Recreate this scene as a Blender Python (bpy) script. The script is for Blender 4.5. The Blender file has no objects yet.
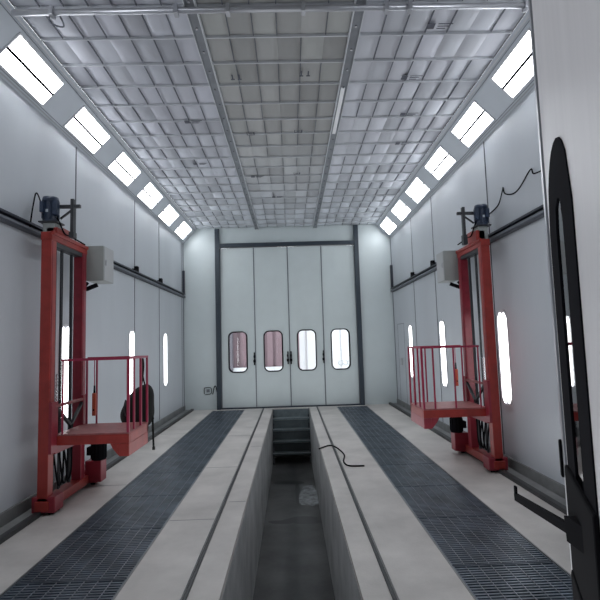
import bpy, bmesh, math, random
from mathutils import Vector, Matrix
random.seed(7)
C = bpy.context.scene.collection
V = Vector

# ------------------------------------------------------------------ materials
def mat(name, col, rough=.5, metal=0., noise=0., nscale=6., bump=0., bscale=40., emit=None, es=0., alpha=None, stretch=None, spec=None, coat=0., col2=None):
    m = bpy.data.materials.new(name); m.use_nodes = True
    nt = m.node_tree; b = nt.nodes['Principled BSDF']
    c = (*col, 1)
    b.inputs['Base Color'].default_value = c
    b.inputs['Roughness'].default_value = rough
    b.inputs['Metallic'].default_value = metal
    if spec is not None: b.inputs['Specular IOR Level'].default_value = spec
    if coat: b.inputs['Coat Weight'].default_value = coat; b.inputs['Coat Roughness'].default_value = .15
    if noise or bump or col2:
        tc = nt.nodes.new('ShaderNodeTexCoord'); mp = nt.nodes.new('ShaderNodeMapping')
        nt.links.new(tc.outputs['Object'], mp.inputs['Vector'])
        if stretch: mp.inputs['Scale'].default_value = stretch
    if noise or col2:
        n = nt.nodes.new('ShaderNodeTexNoise'); n.inputs['Scale'].default_value = nscale; n.inputs['Detail'].default_value = 5; n.inputs['Roughness'].default_value = .6
        nt.links.new(mp.outputs['Vector'], n.inputs['Vector'])
        r = nt.nodes.new('ShaderNodeValToRGB')
        r.color_ramp.elements[0].position = .32; r.color_ramp.elements[1].position = .68
        k = noise
        r.color_ramp.elements[0].color = (*(col2 if col2 else [x * (1 - k) for x in col]), 1)
        r.color_ramp.elements[1].color = (*[min(1, x * (1 + k)) for x in col], 1)
        nt.links.new(n.outputs['Fac'], r.inputs['Fac']); nt.links.new(r.outputs['Color'], b.inputs['Base Color'])
    if bump:
        n2 = nt.nodes.new('ShaderNodeTexNoise'); n2.inputs['Scale'].default_value = bscale; n2.inputs['Detail'].default_value = 4
        nt.links.new(mp.outputs['Vector'], n2.inputs['Vector'])
        bp = nt.nodes.new('ShaderNodeBump'); bp.inputs['Strength'].default_value = bump; bp.inputs['Distance'].default_value = .01
        nt.links.new(n2.outputs['Fac'], bp.inputs['Height']); nt.links.new(bp.outputs['Normal'], b.inputs['Normal'])
    if emit:
        b.inputs['Emission Color'].default_value = (*emit, 1); b.inputs['Emission Strength'].default_value = es
    return m

M = {}
M['wall'] = mat('wall_white_metal', (.50, .53, .565), .33, noise=.04, nscale=1.2, stretch=(1, 1, .25), spec=.5)
M['wallfar'] = mat('far_wall_white', (.54, .60, .61), .4, noise=.03, nscale=1.5)
M['leaf'] = mat('door_leaf_white', (.54, .60, .605), .42, noise=.03, nscale=2)
M['nearleaf'] = mat('near_leaf_white', (.78, .76, .77), .42, noise=.05, nscale=2, stretch=(6, 6, .4))
M['slant'] = mat('light_panel_grey', (.58, .62, .67), .3, noise=.03, nscale=2)
M['floor'] = mat('pale_concrete', (.52, .495, .47), .5, noise=.17, nscale=1.4, bump=.15, bscale=60)
M['floorside'] = mat('pale_concrete_side', (.43, .425, .41), .5, noise=.1, nscale=2, bump=.15, bscale=60)
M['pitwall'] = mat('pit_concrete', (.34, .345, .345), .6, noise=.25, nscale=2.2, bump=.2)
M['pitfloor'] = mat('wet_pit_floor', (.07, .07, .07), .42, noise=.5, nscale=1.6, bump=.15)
M['wet'] = mat('wet_patch', (.30, .31, .32), .2, noise=.4, nscale=9)
M['stain'] = mat('dark_stain', (.008, .008, .009), .35)
M['grate'] = mat('grating_steel', (.125, .155, .19), .38, metal=.55, noise=.35, nscale=3)
M['graterod'] = mat('grating_rod', (.22, .24, .28), .35, metal=.5, noise=.3, nscale=5)
M['trench'] = mat('trench_dark', (.05, .065, .095), .7)
M['red'] = mat('red_paint', (.28, .028, .022), .38, noise=.2, nscale=6, bump=.06)
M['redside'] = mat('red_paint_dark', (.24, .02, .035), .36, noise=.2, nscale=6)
M['redorange'] = mat('red_orange_paint', (.45, .07, .035), .36, noise=.12, nscale=8)
M['magenta'] = mat('railing_crimson', (.30, .018, .055), .35, noise=.12, nscale=8)
M['deck'] = mat('deck_worn_red', (.27, .085, .085), .55, noise=.22, nscale=14)
M['black'] = mat('black_plastic', (.008, .008, .010), .8, spec=.04)
M['blackmetal'] = mat('black_metal', (.025, .027, .032), .4, metal=.2)
M['fabric'] = mat('black_cloth', (.007, .007, .007), .9, bump=.4, bscale=90)
M['motor'] = mat('motor_blue_black', (.018, .032, .065), .4, noise=.2, nscale=12)
M['grey'] = mat('grey_box', (.30, .325, .315), .45, noise=.04, nscale=5)
M['greylight'] = mat('grey_box_light', (.42, .43, .44), .45)
M['frame'] = mat('door_frame_slate', (.022, .034, .048), .4, noise=.1, nscale=3)
M['seam'] = mat('seam_dark', (.05, .055, .07), .6)
M['seamgrey'] = mat('seam_grey', (.16, .175, .2), .6)
M['joint'] = mat('joint_grey', (.25, .275, .29), .6)
M['rail'] = mat('rail_dark', (.04, .045, .06), .4, metal=.4)
M['alu'] = mat('aluminium', (.42, .43, .46), .3, metal=.6)
M['whitemetal'] = mat('white_metal', (.62, .63, .66), .35)
M['ceilbeam'] = mat('ceiling_beam', (.22, .235, .26), .4, metal=.1, noise=.15, nscale=3)
M['crossbar'] = mat('ceiling_crossbar', (.62, .64, .67), .32, metal=.3)
M['wire'] = mat('ceiling_wire', (.13, .14, .17), .5)
M['mark'] = mat('printed_ink', (.09, .095, .12), .7)
M['rubber'] = mat('black_rubber', (.010, .010, .013), .85, spec=.03)
M['curb'] = mat('curb_grey', (.20, .205, .205), .5, noise=.2, nscale=4)
M['chan'] = mat('channel_black', (.03, .032, .034), .5, noise=.3, nscale=5)
M['mdark'] = mat('outer_roof', (.2, .2, .21), .8)
M['outpink'] = mat('outside_pink_cladding', (.22, .15, .17), .6, noise=.05, nscale=3)
M['outwhite'] = mat('outside_white_cladding', (.68, .69, .71), .6)
M['outground'] = mat('outside_ground', (.8, .8, .8), .8, noise=.05, nscale=3)
M['ink'] = mat('grey_ink', (.25, .28, .3), .6)
M['chrome'] = mat('bright_steel', (.6, .6, .62), .25, metal=.8)
M['label'] = mat('plate_silver', (.45, .5, .55), .4)
def emis(name, col, s):
    m = bpy.data.materials.new(name); m.use_nodes = True; nt = m.node_tree; nt.nodes.clear()
    e = nt.nodes.new('ShaderNodeEmission'); o = nt.nodes.new('ShaderNodeOutputMaterial')
    e.inputs[0].default_value = (*col, 1); e.inputs[1].default_value = s; nt.links.new(e.outputs[0], o.inputs[0]); return m
M['lamp'] = emis('lamp_white', (.93, .96, 1), 15)
M['tube'] = emis('tube_white', (.96, .98, 1), 7)
# glass
g = bpy.data.materials.new('clear_glass'); g.use_nodes = True; nt = g.node_tree; nt.nodes.clear()
o = nt.nodes.new('ShaderNodeOutputMaterial'); t = nt.nodes.new('ShaderNodeBsdfTransparent'); gl = nt.nodes.new('ShaderNodeBsdfGlossy')
gl.inputs['Roughness'].default_value = .03; t.inputs[0].default_value = (.93, .95, .95, 1)
fr = nt.nodes.new('ShaderNodeFresnel'); fr.inputs[0].default_value = 1.45; mx = nt.nodes.new('ShaderNodeMixShader')
nt.links.new(fr.outputs[0], mx.inputs[0]); nt.links.new(t.outputs[0], mx.inputs[1]); nt.links.new(gl.outputs[0], mx.inputs[2]); nt.links.new(mx.outputs[0], o.inputs[0])
M['glass'] = g
# ceiling filter: per-cell tint from a colour attribute
m = mat('filter_fabric', (.3, .3, .3), .75); nt = m.node_tree
va = nt.nodes.new('ShaderNodeVertexColor'); va.layer_name = 'cell'
nn = nt.nodes.new('ShaderNodeTexNoise'); nn.inputs['Scale'].default_value = 7
mm = nt.nodes.new('ShaderNodeMixRGB'); mm.blend_type = 'MULTIPLY'; mm.inputs[0].default_value = .12
nt.links.new(va.outputs[0], mm.inputs[1]); nt.links.new(nn.outputs['Fac'], mm.inputs[2]); nt.links.new(mm.outputs[0], nt.nodes['Principled BSDF'].inputs['Base Color'])
M['filter'] = m

# ------------------------------------------------------------------ mesh helpers
class MB:
    def __init__(s): s.bm = bmesh.new()
    def box(s, x0, x1, y0, y1, z0, z1, bev=0., mtx=None):
        if x0 > x1: x0, x1 = x1, x0
        b = bmesh.new(); bmesh.ops.create_cube(b, size=1)
        for v in b.verts: v.co = V(((x0 + x1) / 2 + v.co.x * (x1 - x0), (y0 + y1) / 2 + v.co.y * (y1 - y0), (z0 + z1) / 2 + v.co.z * (z1 - z0)))
        if bev: bmesh.ops.bevel(b, geom=b.edges[:], offset=bev, segments=2, affect='EDGES', profile=.6)
        if mtx: b.transform(mtx)
        s._add(b); return s
    def _add(s, b):
        me = bpy.data.meshes.new('tmp'); b.to_mesh(me); b.free(); s.bm.from_mesh(me); bpy.data.meshes.remove(me)
    def cyl(s, p0, p1, r, n=12, r2=None):
        p0, p1 = V(p0), V(p1); d = p1 - p0
        b = bmesh.new(); bmesh.ops.create_cone(b, cap_ends=True, segments=n, radius1=r, radius2=r if r2 is None else r2, depth=d.length)
        b.transform(Matrix.Translation((p0 + p1) / 2) @ V((0, 0, 1)).rotation_difference(d).to_matrix().to_4x4()); s._add(b); return s
    def sph(s, c, r, sc=(1, 1, 1)):
        b = bmesh.new(); bmesh.ops.create_uvsphere(b, u_segments=14, v_segments=10, radius=r)
        for v in b.verts: v.co = V((c[0] + v.co.x * sc[0], c[1] + v.co.y * sc[1], c[2] + v.co.z * sc[2]))
        s._add(b); return s
    def bar(s, p0, p1, w, h, up=(0, 0, 1)):
        p0, p1 = V(p0), V(p1); d = (p1 - p0); L = d.length; d.normalize(); a = d.cross(V(up)).normalized(); u = a.cross(d)
        m = Matrix((( a.x, d.x, u.x, 0), (a.y, d.y, u.y, 0), (a.z, d.z, u.z, 0), (0, 0, 0, 1)))
        return s.box(-w / 2, w / 2, 0, L, -h / 2, h / 2, mtx=Matrix.Translation(p0) @ m)
    def tube(s, pts, r, n=8, sub=6):
        P = [V(p) for p in pts]; Q = []
        for i in range(len(P) - 1):
            a = P[max(i - 1, 0)]; b = P[i]; c = P[i + 1]; d = P[min(i + 2, len(P) - 1)]
            for k in range(sub):
                t = k / sub
                Q.append(.5 * ((2 * b) + (c - a) * t + (2 * a - 5 * b + 4 * c - d) * t * t + (3 * b - a - 3 * c + d) * t ** 3))
        Q.append(P[-1]); rings = []; nrm = None
        for i, q in enumerate(Q):
            d = (Q[min(i + 1, len(Q) - 1)] - Q[max(i - 1, 0)]).normalized()
            if nrm is None: nrm = d.orthogonal().normalized()
            nrm = (nrm - d * nrm.dot(d)).normalized(); bi = d.cross(nrm)
            rings.append([s.bm.verts.new(q + r * (math.cos(2 * math.pi * k / n) * nrm + math.sin(2 * math.pi * k / n) * bi)) for k in range(n)])
        for a, b in zip(rings, rings[1:]):
            for k in range(n): s.bm.faces.new((a[k], a[(k + 1) % n], b[(k + 1) % n], b[k]))
        s.bm.faces.new(rings[0][::-1]); s.bm.faces.new(rings[-1]); return s
    def ring(s, outer, inner, t0, t1, mtx=None):
        """outer, inner: equal-length loops of (a,b); extruded t0..t1; local coords (a, t, b)"""
        b = bmesh.new(); n = len(outer)
        L = [[b.verts.new((p[0], t, p[1])) for p in loop] for t in (t0, t1) for loop in (outer, inner)]
        for k in range(n):
            j = (k + 1) % n
            b.faces.new((L[0][k], L[0][j], L[1][j], L[1][k])); b.faces.new((L[2][k], L[3][k], L[3][j], L[2][j]))
            b.faces.new((L[0][k], L[2][k], L[2][j], L[0][j])); b.faces.new((L[1][k], L[1][j], L[3][j], L[3][k]))
        bmesh.ops.recalc_face_normals(b, faces=b.faces[:])
        if mtx: b.transform(mtx)
        s._add(b); return s
    def plate(s, loop, t0, t1, mtx=None):
        b = bmesh.new(); A = [b.verts.new((p[0], t0, p[1])) for p in loop]; B = [b.verts.new((p[0], t1, p[1])) for p in loop]; n = len(loop)
        b.faces.new(A); b.faces.new(B[::-1])
        for k in range(n): b.faces.new((A[k], B[k], B[(k + 1) % n], A[(k + 1) % n]))
        bmesh.ops.recalc_face_normals(b, faces=b.faces[:])
        if mtx: b.transform(mtx)
        s._add(b); return s
    def build(s, name, m, parent=None, smooth=False):
        me = bpy.data.meshes.new(name); s.bm.to_mesh(me); s.bm.free(); me.materials.append(m)
        if smooth:
            for p in me.polygons: p.use_smooth = True
        ob = bpy.data.objects.new(name, me); C.objects.link(ob)
        if parent: ob.parent = parent
        return ob

def rrect(x0, x1, z0, z1, r, angs):
    """points of a rounded rectangle on rays from its centre"""
    cx, cz = (x0 + x1) / 2, (z0 + z1) / 2; hx, hz = (x1 - x0) / 2, (z1 - z0) / 2; r = min(r, hx, hz); out = []
    for a in angs:
        dx, dz = math.cos(a), math.sin(a)
        t = min(hx / abs(dx) if abs(dx) > 1e-9 else 1e9, hz / abs(dz) if abs(dz) > 1e-9 else 1e9)
        px, pz = dx * t, dz * t
        if r > 0 and abs(px) > hx - r and abs(pz) > hz - r:
            ccx, ccz = math.copysign(hx - r, px), math.copysign(hz - r, pz)
            B = dx * ccx + dz * ccz; D = B * B - (ccx * ccx + ccz * ccz - r * r)
            t = B + math.sqrt(max(D, 0)); px, pz = dx * t, dz * t
        out.append((cx + px, cz + pz))
    return out
def rectrays(x0, x1, z0, z1, cx, cz, angs):
    out = []
    for a in angs:
        dx, dz = math.cos(a), math.sin(a); t = 1e9
        if dx > 1e-9: t = min(t, (x1 - cx) / dx)
        if dx < -1e-9: t = min(t, (x0 - cx) / dx)
        if dz > 1e-9: t = min(t, (z1 - cz) / dz)
        if dz < -1e-9: t = min(t, (z0 - cz) / dz)
        out.append((cx + dx * t, cz + dz * t))
    return out

def tag(o, label=None, cat=None, group=None, kind=None):
    if label: o['label'] = label
    if cat: o['category'] = cat
    if group: o['group'] = group
    if kind: o['kind'] = kind
    return o
def struct(o, label, cat='structure'): return tag(o, label, cat, None, 'structure')
def empty(name, loc=(0, 0, 0), rz=0.):
    o = bpy.data.objects.new(name, None); o.location = loc; o.rotation_euler = (0, 0, rz); o.empty_display_size = .2; C.objects.link(o); return o

# ------------------------------------------------------------------ camera (pitch, yaw and roll from the vanishing point)
F, H, roll = 480., 1.7, math.radians(1.6)
vp = V((-9, -43, F)).normalized()                    # room axis in (right, up, forward)
up0 = V((-math.sin(roll), math.cos(roll), 0)); upc = (up0 - vp * up0.dot(vp)).normalized()
rt = vp.cross(upc); rt = -rt if rt.x < 0 else rt
R3 = Matrix(((rt.x, vp.x, upc.x), (rt.y, vp.y, upc.y), (rt.z, vp.z, upc.z)))   # rows: right, up, forward in world axes
r_, u_, f_ = V(R3[0]), V(R3[1]), V(R3[2])
cd = bpy.data.cameras.new('camera'); cam = bpy.data.objects.new('camera', cd); C.objects.link(cam)
cd.sensor_width = 36; cd.lens = 36 * F / 600; cd.clip_start = .02; cd.clip_end = 200
cam.matrix_world = Matrix(((r_.x, u_.x, -f_.x, 0), (r_.y, u_.y, -f_.y, 0), (r_.z, u_.z, -f_.z, H), (0, 0, 0, 1)))
bpy.context.scene.camera = cam

# ------------------------------------------------------------------ setting
XW, XE, YF, YB = -2.88, 2.82, 13.0, -3.0
ZW, ZC, XCW, XCE = 4.49, 4.88, -2.51, 2.44
PW, PE, PY0, PY1, PZ = -.53, .43, -1.5, 12.78, -1.25
GL = (-2.08, -1.26); GR = (1.16, 1.93); GY0, GY1 = .3, 12.75

def slab(name, rects, m, label):
    b = MB()
    for (x0, x1, y0, y1) in rects: b.box(x0, x1, y0, y1, -.3, 0)
    return struct(b.build(name, m), label, 'floor')
fl = slab('floor', [(XW - .1, GL[0], YB, YF + .1), (GL[0], GL[1], YB, GY0), (GL[0], GL[1], GY1, YF + .1), (GL[1], PW, YB, YF + .1), (PW, PE, YB, PY0), (PW, PE, PY1, YF + .1),
      (PE, GR[0], YB, YF + .1), (GR[0], GR[1], YB, GY0), (GR[0], GR[1], GY1, YF + .1), (GR[1], XE + .1, YB, YF + .1)], M['floor'], 'pale grey concrete booth floor around the pit and the gratings')
b = MB()
for x0, x1 in (GL, GR): b.box(x0, x1, GY0, GY1, -.32, -.28)
struct(b.build('floor_trench', M['trench']), 'dark trench bottom under the floor gratings', 'floor')
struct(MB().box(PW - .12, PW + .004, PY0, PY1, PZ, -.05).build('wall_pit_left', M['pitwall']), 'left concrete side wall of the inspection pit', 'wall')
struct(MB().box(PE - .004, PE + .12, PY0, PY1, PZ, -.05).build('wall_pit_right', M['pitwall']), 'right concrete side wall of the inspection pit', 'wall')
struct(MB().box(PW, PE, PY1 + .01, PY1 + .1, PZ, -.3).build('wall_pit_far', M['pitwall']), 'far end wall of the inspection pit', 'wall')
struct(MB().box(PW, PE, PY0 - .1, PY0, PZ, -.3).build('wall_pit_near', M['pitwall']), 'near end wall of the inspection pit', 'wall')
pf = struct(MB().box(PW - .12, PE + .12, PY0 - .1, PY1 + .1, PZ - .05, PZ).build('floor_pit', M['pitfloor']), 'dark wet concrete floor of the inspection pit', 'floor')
def blob(cx, cy, rx, ry, z, seed, n=28, amp=.3):
    rnd = random.Random(seed); ph = [rnd.uniform(0, 6.28) for _ in range(4)]; pts = []
    for k in range(n):
        a = 2 * math.pi * k / n; r = 1 + amp * (.5 * math.sin(2 * a + ph[0]) + .35 * math.sin(3 * a + ph[1]) + .25 * math.sin(5 * a + ph[2]))
        pts.append((cx + rx * r * math.cos(a), cy + ry * r * math.sin(a)))
    return pts
def flat(pts, z, name, m, parent):
    b = MB(); b.bm.faces.new([b.bm.verts.new((x, y, z)) for x, y in pts]); return b.build(name, m, parent)
flat(blob(.27, 9.6, .17, .75, 0, 3), PZ + .004, 'wet_patch', M['wet'], pf)
flat(blob(.12, 8.3, .32, .16, 0, 5), PZ + .003, 'stain', M['stain'], pf)
flat(blob(-.2, 8.25, .22, .1, 0, 8), PZ + .0035, 'stain', M['stain'], pf)
flat(blob(.06, 9.7, .06, .7, 0, 9), PZ + .003, 'stain', M['stain'], pf)
flat(blob(-.12, 10.5, .3, .13, 0, 11), PZ + .003, 'stain', M['stain'], pf)

# walls
wl = struct(MB().box(XW - .1, XW, YB, YF + .1, -.3, ZW).build('wall_left', M['wall']), 'left wall of pale grey-blue metal sandwich panels', 'wall')
wr = struct(MB().box(XE, XE + .1, YB, YF + .1, -.3, ZW).build('wall_right', M['wall']), 'right wall of pale grey-blue metal sandwich panels', 'wall')
DX0, DX1, DZ = -1.88, 1.80, 4.36
wf = struct(MB().box(XW, DX0 - .03, YF, YF + .1, 0, 5.0).box(DX1 + .03, XE, YF, YF + .1, 0, 5.0).box(DX0 - .03, DX1 + .03, YF, YF + .1, DZ + .05, 5.0).build('wall_far', M['wallfar']), 'far end wall of pale green-grey panels around the folding door', 'wall')
struct(MB().box(XW, XE, YB - .1, YB, -.3, 5.0).build('wall_back', mat('back_wall', (.16, .165, .175), .5, noise=.05)), 'plain end wall behind the viewer', 'wall')
for s, w, X, ys in ((1, wl, XW, (1.5, 4.0, 6.45, 8.93, 10.6, 12.8)), (-1, wr, XE, (1.5, 4.0, 6.55, 9.15, 10.75))):
    for y in ys:
        MB().box(X - .001, X + s * .004, y - .013, y + .013, .02, ZW - .02).build('panel_seam', M['seam'] if y < 12 else M['seamgrey'], w)
MB().box(XE - .004, XE, 11.9, 11.912, .1, 2.1).box(XE - .004, XE, 12.6, 12.612, .1, 2.1).box(XE - .004, XE, 11.9, 12.612, 2.1, 2.112).build('panel_seam', M['seamgrey'], wr)
MB().box(XW, XW + .012, YF - .03, YF, 0, ZW).build('corner_strip', M['seamgrey'], wl)
MB().box(XE - .012, XE, YF - .03, YF, 0, ZW).build('corner_strip', M['seamgrey'], wr)

# slanted light panels along both ceiling edges
def slantM(side):
    a = V((XCW if side < 0 else XCE, 0, ZC)); bb = V((XW if side < 0 else XE, 0, ZW))
    d = (bb - a); L = d.length; d.normalize(); n = V((d.z, 0, -d.x)) if side > 0 else V((-d.z, 0, d.x))
    if n.x * side > 0 or n.z > 0:
        n = -n
    return Matrix(((d.x, 0, n.x, a.x), (d.y, 1, n.y, 0), (d.z, 0, n.z, a.z), (0, 0, 0, 1))), L     # local: x down the slope, y along room, z into the room
for side in (-1, 1):
    mt, L = slantM(side)
    b = MB().box(-.02, L + .02, YB, YF + .1, -.06, 0, mtx=mt)
    o = struct(b.build('trim_1' if side < 0 else 'trim_2', M['slant']), ('left' if side < 0 else 'right') + ' slanted grey panel strip carrying the ceiling-edge lights', 'trim')
    MB().box(.01, .028, YB, YF, 0, .022, mtx=mt).build('edge_strip', M['whitemetal'], o)
    MB().box(.05, .056, YB, YF, 0, .008, mtx=mt).build('edge_groove', M['seamgrey'], o)
    MB().box(L - .035, L - .02, YB, YF, 0, .02, mtx=mt).build('edge_strip', M['alu'], o)
    MB().box(L - .06, L - .053, YB, YF, 0, .006, mtx=mt).build('edge_groove', M['seamgrey'], o)
    nm = ['nearest the viewer', 'second from the viewer', 'third from the viewer', 'third from the far wall', 'second from the far wall', 'right beside the far wall']
    for k in range(-3, 6):
        yc = 4.97 + 1.455 * k + (.06 if side > 0 else 0)
        t = empty('strip_light', mt @ V((.272, yc, 0)))
        lm = Matrix.Translation(-t.location) @ mt
        sd = 'left' if side < 0 else 'right'
        if k >= 0: lab = 'bright white two-pane light in the %s slanted ceiling strip, %s' % (sd, nm[k])
        else: lab = 'bright white two-pane light in the %s ceiling strip, %s behind the visible row' % (sd, ['', 'first', 'second', 'third', 'fourth'][-k])
        tag(t, lab, 'light', 'two-pane lights along the %s ceiling edge' % sd)
        fa = MB()
        x0, x1, y0, y1 = .108, .448, yc - .45, yc + .45
        fa.box(x0 - .02, x1 + .02, y0 - .02, y0, 0, .01, mtx=lm).box(x0 - .02, x1 + .02, y1, y1 + .02, 0, .01, mtx=lm)
        fa.box(x0 - .02, x0, y0, y1, 0, .01, mtx=lm).box(x1, x1 + .02, y0, y1, 0, .01, mtx=lm)
        fa.build('frame', M['whitemetal'], t)
        xm = (x0 + x1) / 2 + .006
        MB().box(xm - .015, xm + .015, y0, y1, 0, .014, mtx=lm).build('divider', M['black'], t)
        for (a0, a1) in ((x0, xm - .015), (xm + .015, x1)):
            MB().box(a0, a1, y0, y1, 0, .005, mtx=lm).build('diffuser', M['lamp'], t)

# ceiling: backing, three filter blankets, rods, wires, beams
ce = struct(MB().box(XCW - .02, XCE + .02, YB, YF + .1, ZC + .06, ZC + .12).build('ceiling', M['mdark']), 'filter ceiling of sagging grey fabric over a metal grid', 'ceiling')
BW = (-.90, -.80); BE = (.69, .79)
RY = 4.28 - .465 * 15; rows = [RY + .465 * k for k in range(0, 36)]
rows = [y for y in rows if y > YB and y < YF - .1] ; rows = [YB] + rows + [YF]
def blanket(x0, x1, n, tint, seed, label):
    rnd = random.Random(seed); bm = bmesh.new(); cl = bm.loops.layers.color.new('cell'); Q = 6
    w = (x1 - x0) / n
    for j in range(len(rows) - 1):
        y0, y1 = rows[j], rows[j + 1]
        for i in range(n):
            a0 = x0 + w * i; sag = rnd.uniform(.010, .024); k = rnd.uniform(.9, 1.06); tilt = rnd.uniform(-.012, .012)
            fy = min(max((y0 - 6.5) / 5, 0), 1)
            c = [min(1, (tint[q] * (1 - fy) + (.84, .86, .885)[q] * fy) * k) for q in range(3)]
            g = [[bm.verts.new((a0 + w * u / Q, y0 + (y1 - y0) * v / Q,
                    ZC + .03 - sag * (1 - abs(2 * u / Q - 1) ** 3) * (1 - abs(2 * v / Q - 1) ** 5) * 1.2 + tilt * (u / Q - .5) * (0 < u < Q))) for u in range(Q + 1)] for v in range(Q + 1)]
            for v in range(Q):
                for u in range(Q):
                    f = bm.faces.new((g[v][u], g[v + 1][u], g[v + 1][u + 1], g[v][u + 1])); f.smooth = True
                    for l in f.loops: l[cl] = (*c, 1)
    me = bpy.data.meshes.new('filter_blanket'); bm.to_mesh(me); bm.free(); me.materials.append(M['filter'])
    o = bpy.data.objects.new('filter_blanket', me); C.objects.link(o); o.parent = ce; o['label'] = label
    wm = MB()
    for i in range(1, n):
        x = x0 + w * i
        for j in range(len(rows) - 1):
            if rnd.random() < .88:
                q = rnd.uniform(-.012, .012)
                wm.box(x + q - .004, x + q + .004, rows[j] + .02, rows[j + 1] - .02, ZC + .006, ZC + .024)
    wm.build('grid_wires', M['wire'], ce)
    return w
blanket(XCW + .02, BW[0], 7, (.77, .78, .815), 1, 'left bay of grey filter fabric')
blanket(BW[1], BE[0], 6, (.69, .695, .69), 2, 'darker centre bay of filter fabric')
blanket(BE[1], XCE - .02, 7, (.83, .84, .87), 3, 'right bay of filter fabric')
for j, y in enumerate(rows[1:-1]):
    r = .011
    b = MB(); b.box(XCW + .02, XCE - .02, y - .006, y + .006, ZC - .002, ZC + .022).box(XCW + .02, XCE - .02, y - .011, y + .011, ZC + .018, ZC + .026)
    b.build('crossbar', M['crossbar'], ce)
for (x0, x1) in (BW, BE):
    b = MB().box(x0, x1, YB, YF, ZC - .03, ZC + .03, bev=.004).box(x0 - .004, x0 + .012, YB, YF, ZC - .045, ZC + .03).box(x1 - .012, x1 + .004, YB, YF, ZC - .045, ZC + .03)
    bo = b.build('beam', M['ceilbeam'], ce)
    MB().box(x0 - .006, x0 + .004, YB, YF, ZC - .05, ZC + .0).box(x1 - .004, x1 + .006, YB, YF, ZC - .05, ZC + .0).build('beam_lips', M['crossbar'], bo)
    bb = MB()
    for k in range(26): bb.cyl(((x0 + x1) / 2, 3 + .62 * k * .62, ZC - .03), ((x0 + x1) / 2, 3 + .62 * k * .62, ZC - .045), .012, 8)
    bb.build('bolts', M['chrome'], bo)
MB().box(BE[0] + .02, BE[0] + .07, 5.7, 7.0, ZC - .05, ZC - .031, bev=.004).build('painted_highlight', mat('highlight_white', (.95, .96, .98), .25), ce)  # white strip painting a light highlight onto the right beam
MB().cyl((XCW + .03, 4.22, ZC - .075), (XCE - .03, 4.22, ZC - .075), .028, 16).build('crosspipe', M['alu'], ce, True)
b = MB()
for x in (-2.12, -.98, -.5, .2, .98, 1.2, 2.3): b.box(x - .02, x + .02, 4.18, 4.26, ZC - .12, ZC - .03, bev=.005)
b.build('pipe_clamps', M['alu'], ce)
MB().tube([(-2.1, 4.2, ZC - .03), (-2.16, 4.25, ZC - .14), (-2.05, 4.3, ZC - .16), (-2.08, 4.25, ZC - .05)], .008).build('tie_wire', M['wire'], ce)
def ink(x, y, kind):
    b = MB()
    if kind == 0:      # two short arrows side by side
        for d in (-.05, .03):
            b.box(x + d, x + d + .045, y, y + .02, ZC - .016, ZC - .012); b.box(x + d + .015, x + d + .03, y - .09, y, ZC - .016, ZC - .012)
    elif kind == 1:    # boxed stamp
        b.box(x - .06, x + .06, y, y + .012, ZC - .016, ZC - .012).box(x - .06, x - .05, y - .08, y, ZC - .016, ZC - .012).box(x + .04, x + .06, y - .08, y, ZC - .016, ZC - .012).box(x - .03, x + .02, y - .05, y - .035, ZC - .016, ZC - .012)
    else:              # dark square and lines of print
        b.box(x - .12, x - .05, y - .05, y + .03, ZC - .016, ZC - .012)
        for q in range(3): b.box(x - .02, x + .13 - .03 * q, y - .05 + .035 * q, y - .04 + .035 * q, ZC - .016, ZC - .012)
    b.build('printed_mark', M['mark'], ce)
for x, y, k in ((-.58, 5.5, 0), (.24, 5.45, 0), (-.52, 7.05, 1), (.2, 7.0, 1), (-.55, 8.9, 2), (.2, 8.8, 1), (1.6, 4.6, 2), (1.55, 5.55, 2), (1.75, 6.5, 2), (-1.3, 6.6, 2), (1.9, 7.5, 2), (-1.5, 8.2, 2), (-.2, 10.2, 2)): ink(x, y, k)

# ------------------------------------------------------------------ far folding door
d1 = struct(empty('door_1', (0, YF, 0)), 'tall four-leaf white folding door with rounded windows in the far wall', 'door')
b = MB()
b.box(DX0 - .12, DX0, -.1, .04, 0, 4.86, bev=.006).box(DX1, DX1 + .12, -.1, .04, 0, 4.88, bev=.006).box(DX0, DX1, -.1, .04, DZ - .02, DZ + .09, bev=.006).box(DX0, DX1, -.06, .04, 0, .035)
b.build('door_frame', M['frame'], d1)
b = MB()
for k in range(5): b.box(DX0 + .46 * 2 * k - .03 * (k > 0), DX0 + .92 * k + .03 * (k < 4), .045, .06, .03, 4.36)
b.build('joint_strip', M['joint'], d1)
N = 48
LW = (DX1 - DX0) / 4
def leaf(name, w, h, wx0, wx1, wz0, wz1, r, th, mtx, parent, m, gask=.022, prot=.014, pt=.4):
    cx, cz = (wx0 + wx1) / 2, (wz0 + wz1) / 2
    an = [2 * math.pi * k / N for k in range(N)] + [math.atan2(b_ - cz, a_ - cx) % (2 * math.pi) for a_ in (0, w) for b_ in (0, h)]
    rr = [math.atan2(sz * ((wz1 - wz0) / 2 - r) + sz * r * math.sin(q), sx * ((wx1 - wx0) / 2 - r) + sx * r * math.cos(q)) % (2 * math.pi) for sx in (-1, 1) for sz in (-1, 1) for q in (0, .4, .8, 1.2, 1.57)]
    an = sorted(set(round(a, 6) for a in an + rr))
    inner = rrect(wx0, wx1, wz0, wz1, r, an)
    lf = MB().ring(rectrays(0, w, 0, h, cx, cz, an), inner, 0, th, mtx).build(name, m, parent)
    MB().ring(rrect(wx0 - gask, wx1 + gask, wz0 - gask, wz1 + gask, r + gask, an), rrect(wx0 + gask * .4, wx1 - gask * .4, wz0 + gask * .4, wz1 - gask * .4, r - gask * .4, an), -prot, th + prot, mtx).build('window_gasket', M['rubber'], lf)
    MB().plate(rrect(wx0, wx1, wz0, wz1, r, an), th * pt, th * (pt + .2), mtx).build('window_pane', M['glass'], lf)
    return lf
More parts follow.
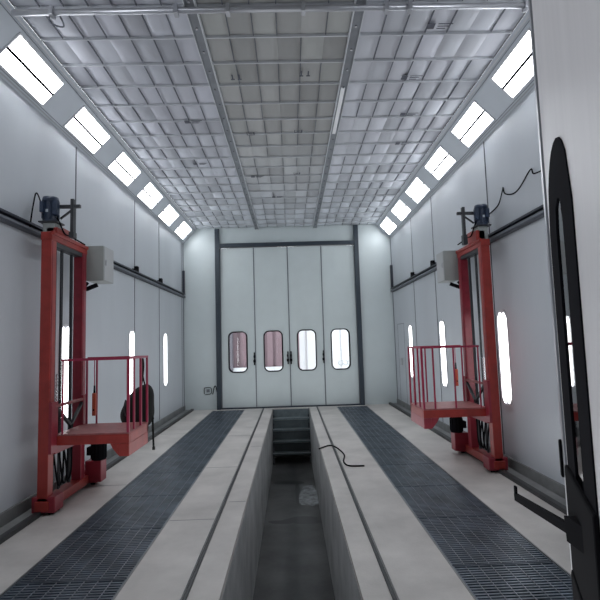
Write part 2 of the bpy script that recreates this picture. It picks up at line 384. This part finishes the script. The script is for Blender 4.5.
for k in range(4):
    fold = .045
    x0 = DX0 + LW * k + .004; ya, yb = (-.0, -fold) if k % 2 == 0 else (-fold, 0)
    ang = math.atan2(yb - ya, LW)
    mt = Matrix.Translation((x0, ya, .04)) @ Matrix.Rotation(ang, 4, 'Z')
    ox = (.19, .22, .2, .19)[k]
    lf = leaf('door_leaf', LW - .012, DZ - .07, ox + .02, ox + .50, .93, 1.99, .13, .04, mt, d1, M['leaf'])
    lf['label'] = ['leftmost', 'second from the left', 'third from the left', 'rightmost'][k] + ' leaf'
    hb = MB()
    # edge profile strips that read as the joints
    es = MB().box(-.004, .014, -.012, 0, 0, DZ - .08, mtx=mt)
    es.box(LW - .02, LW - .002, .005, .05, 0, DZ - .08, mtx=mt)
    es.build('edge_profile', M['seamgrey'], lf)
    ho = []
    if k == 0: ho = [LW - .03]
    if k == 1: ho = [LW - .06]
    if k == 2: ho = [.03, LW - .02]
    for hx in ho:
        hm = mt
        MB().box(hx - .03, hx + .03, -.05, 0, 1.17, 1.24, bev=.006, mtx=hm).box(hx - .022, hx + .022, -.045, 0, 1.30, 1.36, bev=.006, mtx=hm).box(hx - .012, hx + .02, -.07, -.04, 1.1, 1.44, bev=.006, mtx=hm).build('latch', M['black'], lf)
# marks on the right-hand pane (small grey lettering along its foot; unreadable in the photograph)
# outside seen through the panes
struct(MB().box(-12, 12, YF + .12, 30, -.35, -.12).build('floor_outside', M['outground']), 'bright pale yard outside the far door', 'floor')
def corr(name, x0, x1, y, z1, m, label, step=.3):
    b = MB(); b.box(x0, x1, y + .06, y + .16, -.12, z1)
    x = x0
    while x < x1: b.box(x, x + step * .6, y, y + .07, -.12, z1); x += step
    struct(b.build(name, m), label, 'wall')
corr('wall_outside_left', -5, .12, 16.2, 4.5, M['outpink'], 'pinkish ribbed cladding seen through the left door windows')
corr('wall_outside_right', .16, 5, 17.6, 4.5, M['outwhite'], 'white ribbed cladding seen through the right door windows', .42)

struct(MB().box(-5, .12, 16.0, 16.19, -.12, .93).build('wall_outside_plinth', M['outwhite']), 'white plinth under the pinkish cladding outside', 'wall')
struct(MB().box(-2.6, -1.93, 15.9, 16.19, -.12, 4.5, bev=.02).build('wall_outside_pier', mat('pier', (.12, .11, .13), .6)), 'dark pier seen through the leftmost door window', 'wall')
b = MB()
for q in range(3): b.tube([(1.75 + .17 * q, 17.55, 1.0), (1.7 + .17 * q, 17.55, .93), (1.75 + .17 * q, 17.55, .86), (1.84 + .17 * q, 17.55, .86), (1.87 + .17 * q, 17.55, .98), (1.8 + .17 * q, 17.55, 1.01)], .008)
struct(b.build('trim_3', M['ink']), 'grey scrawled marks on the white cladding outside', 'marks')
# small wire hook on the far wall
t = tag(empty('wire_hanger', (-2.2, YF, .4)), 'small black wire loops low on the far wall left of the folding door', 'hanger')
MB().tube([(-.14, -.02, .02), (-.14, -.02, .16), (-.1, -.03, .18), (.02, -.03, .18), (.05, -.02, .12), (.03, -.02, .02), (-.12, -.02, .0)], .009).tube([(.08, -.02, 0), (.13, -.03, .2), (.17, -.03, .2), (.2, -.02, .05), (.26, -.02, -.04), (.32, -.02, -.1)], .012).build('wire', M['black'], t)
MB().box(-.08, .0, -.04, 0, .06, .14, bev=.005).build('plate', M['seamgrey'], t)
t = tag(MB().box(-.035, 0, -.05, .05, -.09, .09, bev=.006).build('wall_switch', M['greylight']), 'small grey switch box on the right wall near the far corner', 'switch'); t.location = (XE, 12.25, 1.15)

# ------------------------------------------------------------------ floor gratings
def make_grating(w):
    t = empty('floor_grating'); L = .985
    b = MB()
    b.box(0, .008, 0, L, -.035, -.002).box(w - .008, w, 0, L, -.035, -.002).box(.008, w - .008, 0, .008, -.035, -.002).box(.008, w - .008, L - .008, L, -.035, -.002)
    b.build('frame', M['grate'], t)
    b = MB(); n = 27
    for k in range(1, n): b.box(.008, w - .008, L * k / n - .009, L * k / n + .009, -.035, -.005)
    b.build('bearing_bars', M['grate'], t)
    b = MB(); q = 8
    for k in range(1, q): b.box(w * k / q - .002, w * k / q + .002, .008, L - .008, -.012, -.001)
    b.build('cross_rods', M['graterod'], t)
    return t
ordn = ['first', 'second', 'third', 'fourth', 'fifth', 'sixth', 'seventh', 'eighth', 'ninth', 'tenth', 'eleventh', 'twelfth']
for sd, (x0, x1) in (('left', GL), ('right', GR)):
    p = make_grating(x1 - x0 - .01); kids = list(p.children)
    n = 12; st = (GY1 - 1.26) / n
    for k in range(n):
        if k == 0: o = p
        else:
            o = p.copy(); C.objects.link(o)
            for c in kids: cc = c.copy(); C.objects.link(cc); cc.parent = o
        o.location = (x0 + .005, GY1 - 1.0 * (k + 1) + .005, 0)
        tag(o, 'dark blue-grey steel grating panel in the %s floor strip, %s counting from the folding door' % (sd, ordn[k]), 'grating', 'steel grating panels of the %s floor strip' % sd)
    b = MB().box(x0 - .012, x0, GY0, GY1, -.03, .003).box(x1, x1 + .012, GY0, GY1, -.03, .003)
    b.build('grating_edge_angle', M['curb'], fl)
b = MB()
for y in (4.9, 6.9, 9.2): b.box(GL[1] + .02, -.8, y, y + .012, 0, .001)
for y in (5.4, 8.2): b.box(-.72, PW - .01, y, y + .012, 0, .001)
for y in (6.2, 9.6): b.box(XW + .3, GL[0] - .02, y, y + .012, 0, .001)
b.build('floor_joint', M['curb'], fl)

# wheel rails either side of the pit
for sd, x in (('left', -.765), ('right', .635)):
    t = tag(empty('floor_rail', (x, 0, 0)), 'long dark steel guide rail set in the floor just %s of the pit' % sd, 'rail', 'guide rails beside the pit')
    MB().box(-.014, .014, YB + .1, 12.9, 0, .01, bev=.003).build('rail_bar', M['chan'], t)
    s = -1 if sd == 'left' else 1
    MB().box(s * .024 - .004, s * .024 + .004, YB + .1, 12.9, 0, .006).build('rail_flange', M['curb'], t)

# floor cable
t = MB().tube([(.40, 7.8, .014), (.56, 8.0, .016), (.64, 7.9, .026), (.71, 7.7, .014), (.75, 7.34, .012), (.70, 6.98, .012), (.71, 6.78, .012), (.77, 6.69, .012), (.95, 6.67, .012)], .011).build('floor_cable', M['black'], smooth=True)
tag(t, 'black cable curled on the floor across the right pit rail', 'cable')

# pit stairs
t = tag(empty('pit_stairs', (PW, PY1 - .01, 0)), 'dark steel stairs descending into the far end of the pit', 'stairs')
for k in range(4):
    z = -.22 - .25 * k; y1 = -.19 * k; y0 = y1 - .21
    MB().box(.01, PE - PW - .01, y0, y1, z - .035, z).box(.01, PE - PW - .01, y0 - .005, y0 + .006, z - .04, z + .004).build('tread', mat('tread_%d' % k, tuple(c * (1 - .2 * k) for c in (.20, .25, .265)), .4, metal=.2, noise=.2), t)  # tread colour darkens step by step, painting in the shade of the pit
    MB().box(.01, PE - PW - .01, y1 - .008, y1 + 0, z, z + .20).build('riser', mat('riser_%d' % k, tuple(c * (1 - .28 * k) for c in (.13, .16, .17)), .5, noise=.2), t)  # riser colour likewise carries painted shade, deepest at the bottom
    MB().box(.01, PE - PW - .01, y0 - .006, y0 - .001, z - .006, z + .006).build('nosing', M['alu'], t)
MB().bar((.03, 0, -.2), (.03, -.80, -1.2), .03, .12).bar((PE - PW - .03, 0, -.2), (PE - PW - .03, -.80, -1.2), .03, .12).build('stringers', M['blackmetal'], t)

# kerbs and floor channels along the side walls
for sd, X, s in (('left', XW, 1), ('right', XE, -1)):
    b = MB().box(X, X + s * .03, YB, YF, 0, .13)
    struct(b.build('baseboard_' + sd, M['curb']), 'low grey metal skirting at the foot of the %s wall' % sd, 'baseboard')
    t = tag(empty('floor_channel', (X, 0, 0)), 'black floor track along the foot of the %s wall carrying the red lift' % sd, 'track', 'lift tracks along the walls')
    MB().box(s * .20, s * .26, YB + .1, YF - .05, 0, .045).build('track_bar', M['chan'], t)
    MB().box(s * .05, s * .18, YB + .1, YF - .05, 0, .02).build('track_plate', M['curb'], t)

# upper wall rails
for sd, X, s, br in (('left', XW, 1, (8.93, 10.6)), ('right', XE, -1, (9.15, 10.7))):
    t = tag(empty('wall_rail', (X, 0, 3.05)), 'dark horizontal guide rail high on the %s wall behind the lift mast' % sd, 'rail', 'upper lift guide rails')
    MB().box(0, s * .07, YB + .1, YF - .05, -.055, -.03).box(0, s * .07, YB + .1, YF - .05, .03, .055).box(0, s * .02, YB + .1, YF - .05, -.03, .03).build('rail_bar', M['rail'], t)
    MB().box(s * .066, s * .07, YB + .1, YF - .05, -.03, -.005).build('rail_lip', M['seamgrey'], t)
    MB().box(0, s * .06, YF - .12, YF - .05, .055, .68).build('end_post', M['rail'], t)
    for y in br: MB().box(0, s * .07, y - .16, y + .05, .05, .10, bev=.01).box(0, s * .07, y - .04, y + .05, .08, .16, bev=.01).build('bracket', M['black'], t)

# cables on walls
t = MB().tube([(XW + .03, 5.27, 3.06), (XW + .03, 5.33, 3.33), (XW + .03, 5.40, 3.49), (XW + .04, 5.52, 3.33), (XW + .05, 5.66, 3.06)], .008).build('wall_cable', M['black'], smooth=True)
tag(t, 'thin black cable looping up the left wall beside the lift motor', 'cable')
t = MB().tube([(XE - .02, 6.49, 3.40), (XE - .02, 6.19, 3.44), (XE - .02, 6.04, 3.58), (XE - .02, 6.01, 3.62), (XE - .02, 5.97, 3.53), (XE - .02, 5.76, 3.46), (XE - .02, 5.57, 3.48), (XE - .02, 5.30, 3.60), (XE - .02, 5.24, 3.53), (XE - .02, 5.05, 3.50)], .008).build('wall_cable', M['black'], smooth=True)
tag(t, 'thin black cable sagging between clips high on the right wall', 'cable')

# ------------------------------------------------------------------ vertical wall lights
A24 = [2 * math.pi * k / 48 for k in range(48)]
def wall_light(X, s, y, z0, z1, lab, grp):
    t = tag(empty('wall_light', (X, y, 0)), lab, 'light', grp)
    mt = Matrix(((0, 1, 0, 0), (1, 0, 0, 0), (0, 0, 1, 0), (0, 0, 0, 1))) @ Matrix.Identity(4)
    sg = s
    an = sorted(A24 + [math.atan2(sz * .55, sx * .06) % (2 * math.pi) for sx in (-1, 1) for sz in (-1, 1)])
    MB().ring(rrect(-.165, .165, z0 - .03, z1 + .03, .14, an), rrect(-.14, .14, z0, z1, .115, an), 0, sg * .012, mt).build('frame', M['whitemetal'], t)
    for c in (-.066, .066):
        MB().plate(rrect(c - .058, c + .058, z0 + .01, z1 - .01, .058, sorted(A24 + [1.47, 1.67, 4.61, 4.81, 1.5, 1.64, 4.64, 4.78])), sg * .001, sg * .01, mt).build('tube', M['tube'], t)
    MB().plate(rrect(-.012, .012, z0 + .05, z1 - .05, .004, A24), sg * .001, sg * .006, mt).build('divider', M['whitemetal'], t)
Lw = [(6.2, 'behind the left lift mast'), (8.76, 'just past the left lift platform'), (11.08, 'farthest from the viewer')]
for y, q in Lw: wall_light(XW, 1, y, .82, 2.0, 'tall narrow white light low on the left wall, ' + q, 'vertical lights of the left wall')
for y, q in [(6.33, 'directly right of the right lift mast'), (8.88, 'seen through the right lift platform'), (11.25, 'farthest from the viewer')]: wall_light(XE, -1, y, .82, 2.03, 'tall narrow white light low on the right wall, ' + q, 'vertical lights of the right wall')

# ------------------------------------------------------------------ wall lifts
def lift(s, y0, sd):
    """s=+1: on the left wall, reaching to +x. Local x measured from the column centre toward the room."""
    t = empty('work_lift', (-2.61 if s > 0 else 2.57, y0, 0))
    tag(t, 'red %s wall lift with a guarded work platform reaching from its tall mast' % sd, 'lift', 'red wall lifts')
    X = lambda v: s * v
    HT = 2.98; D = .86; HM = HT + (0 if s > 0 else .07)                                 # far column starts at y=.78
    for k, yy in enumerate((0, .78)):
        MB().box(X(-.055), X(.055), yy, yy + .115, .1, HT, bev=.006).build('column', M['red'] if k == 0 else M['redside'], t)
        MB().box(X(.056), X(.06), yy + .02, yy + .03, .9, HT - .1).build('chain_strip', M['redside'], t)
    MB().box(X(-.06), X(.06), -.005, .9, HT - .09, HT, bev=.006).box(X(.05), X(.075), .0, .9, HT - .03, HT + .01).build('top_beam', M['red'], t)
    MB().box(X(-.05), X(.05), .115, .78, HT - .14, HT - .092).build('top_beam_web', M['blackmetal'], t)
    # base
    MB().box(X(-.07), X(.07), -.02, 1.2, .05, .15, bev=.008).build('base_beam', M['red'], t)
    for yy in (0.0, 1.06):
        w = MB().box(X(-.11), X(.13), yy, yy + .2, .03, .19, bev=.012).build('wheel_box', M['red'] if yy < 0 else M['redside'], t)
        MB().cyl((X(.05), yy + .06, .035), (X(.09), yy + .06, .035), .035, 16).cyl((X(.05), yy + .18, .035), (X(.09), yy + .18, .035), .035, 16).build('wheel', M['black'], w)
    # drive motor on the far shoe
    MB().box(X(.02), X(.22), .98, 1.16, .06, .32, bev=.012).build('gearbox', M['redside'], t)
    mo = MB().cyl((X(.16), 1.06, .32), (X(.16), 1.06, .55), .085, 20)
    for k in range(12):
        a = k * math.pi / 6; mo.bar((X(.16) + .085 * math.cos(a), 1.06 + .085 * math.sin(a), .34), (X(.16) + .085 * math.cos(a), 1.06 + .085 * math.sin(a), .52), .012, .02, (math.cos(a), math.sin(a), 0))
    m0 = mo.build('drive_motor', M['black'], t)
    MB().cyl((X(.16), 1.06, .55), (X(.16), 1.06, .585), .075, 20, .06).build('fan_cover', M['blackmetal'], m0, True)
    MB().box(X(.09), X(.03), 1.0, 1.1, .38, .48, bev=.006).build('terminal_box', M['black'], m0)
    # hoist motor on top
    b = MB().box(X(-.11), X(.09), .03, .22, HM + .115, HM + .13).build('motor_plate', M['blackmetal'], t)
    MB().box(X(-.07), X(.06), .05, .22, HT, HM + .115, bev=.01).build('hoist_gearbox', M['grey'], t)
    MB().box(X(-.03), X(.09), .05, .36, HT, HM + .06, bev=.008).box(X(.0), X(.08), .2, .42, HM + .03, HM + .09, bev=.008).build('gearbox_mount', M['red'], t)
    mo = MB().cyl((X(-.02), .12, HM + .13), (X(-.02), .12, HM + .39), .08, 24)
    for k in range(14):
        a = k * math.pi / 7; mo.bar((X(-.02) + .08 * math.cos(a), .12 + .08 * math.sin(a), HM + .17), (X(-.02) + .08 * math.cos(a), .12 + .08 * math.sin(a), HM + .34), .01, .02, (math.cos(a), math.sin(a), 0))
    m1 = mo.build('hoist_motor', M['motor'], t)
    MB().cyl((X(-.02), .12, HM + .355), (X(-.02), .12, HM + .41), .092, 24, .08).build('fan_cover', M['motor'], m1, True)
    MB().box(X(-.085), X(-.045), .0, .06, HM + .22, HM + .34, bev=.006).build('terminal_box', M['motor'], m1)
    MB().box(X(.04), X(.09), .03, .1, HM + .2, HM + .35, bev=.006).build('brake_housing', M['motor'], m1)
    MB().box(X(-.05), X(.0), .035, .04, HM + .23, HM + .26).build('maker_plate', M['label'], m1)
    # guide arm against the wall post
    MB().box(X(.05), X(.29), .14, .18, HM + .30, HM + .335).box(X(.19), X(.225), .13, .19, HM + .01, HM + .40, bev=.004).box(X(.18), X(.235), .12, .2, HT - .04, HM + .02).bar((X(.07), .16, HM + .18), (X(.2), .16, HM + .28), .02, .02).build('guide_arm', M['blackmetal'], t)
    MB().tube([(X(.05), .1, HM + .2), (X(.09), .1, HM + .12), (X(.1), .2, HM + .02), (X(.08), .4, HM + .03), (X(.07), .8, HM + .02)], .009).build('cable', M['black'], t)
    # guides and chains between the columns
    for yy, r in ((.24, .008), (.36, .012), (.40, .006), (.62, .02)):
        MB().cyl((X(-.01), yy, .17), (X(-.01), yy, HT - .1), r, 8).build('guide_rod', M['blackmetal'], t)
    # control cabinet on the far column
    cb = MB().box(X(.03), X(.25), .93, 1.28, HT - .42, HT + .03, bev=.006).build('control_cabinet', M['grey'], t)
    MB().box(X(.25), X(.258), .945, 1.265, HT - .41, HT + .02, bev=.002).build('cabinet_door', M['greylight'], cb)
    MB().box(X(.258), X(.27), .98, 1.0, HT - .22, HT - .15, bev=.003).build('cabinet_lock', M['alu'], cb)
    MB().bar((X(.03), .93, HT - .53), (X(.17), .95, HT - .47), .05, .045).bar((X(.0), .92, HT - .52), (X(.06), .93, HT - .44), .03, .03).build('cable_guide', M['black'], t)
    # carriage
    MB().box(X(.055), X(.085), .0, .14, .62, 1.15).box(X(.055), X(.085), .76, .9, .62, 1.15).box(X(.05), X(.08), .1, .8, .60, .70).build('carriage', M['redside'], t)
    MB().cyl((X(.07), .08, 1.1), (X(.07), .8, 1.1), .018, 10).build('carriage_bar', M['deck'], t)
    MB().bar((X(.07), .14, 1.08), (X(.07), .5, .82), .03, .03).bar((X(.07), .76, 1.06), (X(.07), .45, .82), .03, .03).build('carriage_brace', M['blackmetal'], t)
    ch = MB()
    for k in range(9): ch.sph((X(.062), .15, 1.14 + .035 * k), .014, (1, 1, 1.5))
    ch.build('chain', M['chrome'], t)
    # hoses below the platform
    for q in range(3):
        MB().tube([(X(.02), .18 + .12 * q, .62), (X(.06), .16 + .12 * q, .4), (X(.05), .25 + .1 * q, .24), (X(.03), .38 + .1 * q, .3), (X(.02), .42 + .1 * q, .6)], .01).build('hose', M['black'], t)
    # platform
    P0, P1, Q0, Q1, PZt = .06, (.85 if s > 0 else .89), .12, .82, .80
    dk = MB().box(X(P0), X(P1), Q0, Q1, PZt - .015, PZt, bev=.003).build('platform_deck', M['deck'], t)
    fr = MB().box(X(P0), X(P1), Q0, Q0 + .05, PZt - .115, PZt - .016, bev=.006).box(X(P1 - .05), X(P1), Q0 + .05, Q1, PZt - .115, PZt - .016, bev=.006).box(X(P0), X(P1), Q1 - .05, Q1, PZt - .115, PZt - .016, bev=.006)
    fr.build('platform_frame', M['red'], t)
    mm = MB().box(X(P1 - .10), X(P1 - .0), Q0, Q1 * .98, PZt - .25, PZt - .115, bev=.006)
    mm.plate([(X(P1 - .20), PZt - .115), (X(P1 - .10), PZt - .115), (X(P1 - .10), PZt - .25), (X(P1 - .17), PZt - .17)], Q0 + .0, Q0 + .05)
    mm.build('platform_side_box', M['red'] if s > 0 else M['redside'], t)
    # guard rails
    RZ = 1.60
    MB().box(X(P0 + .06), X(P1), Q0, Q0 + .025, RZ - .025, RZ).box(X(P1 - .025), X(P1), Q0 + .025, Q1, RZ - .025, RZ).box(X(P0 + .06), X(P1 - .02), Q1 - .025, Q1, RZ - .025, RZ).build('guard_rail', M['magenta'], t)
    posts = [(P0 + .075, Q0 + .012, .016), (P1 - .014, Q0 + .014, .026), (P1 - .012, Q0 + .20, .02), (P1 - .012, Q0 + .44, .024), (P1 - .012, Q1 - .012, .022), (P0 + .17, Q1 - .012, .018), (P0 + .05, Q1 - .012, .02)]
    if s < 0: posts += [(P0 + .40, Q0 + .012, .018), (P1 - .16, Q0 + .012, .02), (P1 - .25, Q1 - .012, .018)]
    for px, py, w in posts:
        MB().box(X(px - w / 2), X(px + w / 2), py - w / 2, py + w / 2, PZt, RZ - .02).build('guard_post', M['magenta'], t)
    return t
lift(1, 5.16, 'left')
lift(-1, 6.13, 'right')

# pendant controls hanging in the platforms
def pendant(x, y, ztop, z1, z0, rail, label):
    t = tag(empty('pendant_control', (x, y, z0)), label, 'control')
    L = z1 - z0
    MB().box(-.022, .022, -.02, .02, 0, L, bev=.01).build('body', M['redorange'], t)
    MB().cyl((0, 0, L), (0, 0, L + .09), .012, 10, .008).build('cable_sleeve', M['black'], t)
    MB().cyl((0, 0, L + .08), (0, 0, ztop - z0), .005, 6).build('cord', M['magenta'], t)
    MB().cyl((0, -.026, .07), (0, -.02, .07), .01, 10).build('button', M['black'], t)
pendant(-2.39, 5.92, 1.58, 1.17, .90, 0, 'slim red pendant control hanging from the back rail of the left lift platform')
pendant(2.35, 6.89, 1.58, 1.26, 1.02, 0, 'slim orange-red pendant control with black tip hanging over the right lift platform')

# backpack on the left platform
ol = [(140, 386.7), (146, 384), (150.7, 386), (153.3, 392.7), (152.6, 402), (153.6, 409), (152, 416), (148.7, 421.5), (138, 424), (127, 421.5), (122.5, 411.3), (126.7, 402.7), (130.5, 396), (134.7, 390)]
sc = 6.09 / 480 * 1.15
pts = [((u - 138) * sc, (404 - v) * sc) for u, v in ol]
t = tag(empty('backpack', (-1.95, 6.03, .965)), 'black backpack with a dangling strap hung behind the left lift platform corner', 'bag')
b = MB(); bm = b.bm; n = len(pts); cen = V((sum(p[0] for p in pts) / n, 0, sum(p[1] for p in pts) / n)); rings = []
for f, yy in ((.55, 0.0), (.85, .03), (1.0, .08), (.97, .14), (.75, .19), (.4, .205)):
    rings.append([bm.verts.new((cen.x + (p[0] - cen.x) * f, yy, cen.z + (p[1] - cen.z) * f)) for p in pts])
for a, c in zip(rings, rings[1:]):
    for k in range(n): bm.faces.new((a[k], a[(k + 1) % n], c[(k + 1) % n], c[k]))
bm.faces.new(rings[0][::-1]); bm.faces.new(rings[-1]); bmesh.ops.recalc_face_normals(bm, faces=bm.faces[:])
bo = b.build('bag_body', M['fabric'], t, True); md = bo.modifiers.new('s', 'SUBSURF'); md.levels = 2; md.render_levels = 2
MB().tube([(.08, .02, .24), (.11, -.03, .33), (.14, -.07, .50), (.14, -.11, .60), (.13, -.08, .4), (.15, .02, .2)], .009).build('haul_loop', M['fabric'], t)
MB().bar((.17, .08, .02), (.205, .08, -.16), .035, .012, (0, 1, 0)).bar((.205, .08, -.16), (.215, .08, -.50), .022, .012, (0, 1, 0)).box(.2, .232, .065, .095, -.53, -.49, bev=.004).build('strap', M['fabric'], t)
MB().tube([(-.1, -.004, .1), (-.12, -.01, 0), (-.1, -.005, -.1)], .008).build('pocket_zip', M['blackmetal'], t)

# ------------------------------------------------------------------ near door leaf, folded back at the right
th = math.radians(23)
EX, EY = .666, 1.2
d2 = struct(empty('door_2', (0, 0, 0)), 'open white door leaf with black-edged window at the right edge, close to the viewer', 'door')
# local x runs from the far edge toward the viewer, local y (thickness) to the right
ex = V((-math.sin(th), -math.cos(th), 0)); ey = V((math.cos(th), -math.sin(th), 0))
mt = Matrix(((ex.x, ey.x, 0, EX), (ex.y, ey.y, 0, EY), (0, 0, 1, .04), (0, 0, 0, 1)))
lf = leaf('door_leaf', .80, 4.2, .16, .33, 1.0, 1.98, .08, .045, mt, d2, M['nearleaf'], gask=.085, prot=.003, pt=.0)
MB().box(-.004, .032, -.004, .05, 0, 4.2, bev=.002, mtx=mt).build('edge_profile', M['alu'], lf)
MB().box(.036, .04, -.001, 0, 0, 4.2, mtx=mt).build('edge_groove', M['seamgrey'], lf)
lb = MB().box(.07, .42, -.010, 0, 1.12, 1.36, bev=.006, mtx=mt).box(.08, .5, -.014, 0, .60, 1.13, bev=.006, mtx=mt).build('latch_box', M['black'], lf)
MB().bar((.56, .98, 1.305), (.674, 1.50, 1.212), .012, .020).box(.670, .676, 1.492, 1.506, 1.215, 1.245, bev=.002).bar((.575, 1.03, 1.297), (.55, .90, 1.315), .025, .05).build('latch_lever', M['black'], lf)
MB().box(-.02, .0, -.01, .02, 1.31, 1.40, bev=.004, mtx=mt).build('stop_knob', M['black'], lf)

# ------------------------------------------------------------------ light
def area(name, loc, rot, sx, sy, p, col=(.93, .96, 1)):
    l = bpy.data.lights.new(name, 'AREA'); l.shape = 'RECTANGLE'; l.size = sx; l.size_y = sy; l.energy = p; l.color = col
    o = bpy.data.objects.new(name, l); o.location = loc; o.rotation_euler = rot; C.objects.link(o); return o
area('bounce_light', (-.03, 6.0, .05), (math.pi, 0, 0), 4.2, 13, 135, (.95, .97, 1))  # added fill lamp facing up, stands in for light bouncing to the ceiling
w = bpy.data.worlds.new('world'); bpy.context.scene.world = w; w.use_nodes = True
bg = w.node_tree.nodes['Background']; bg.inputs[0].default_value = (.95, .97, 1, 1); bg.inputs[1].default_value = 4.5
sc_ = bpy.context.scene
sc_.view_settings.view_transform = 'Standard'; sc_.view_settings.look = 'None'; sc_.view_settings.exposure = -.3
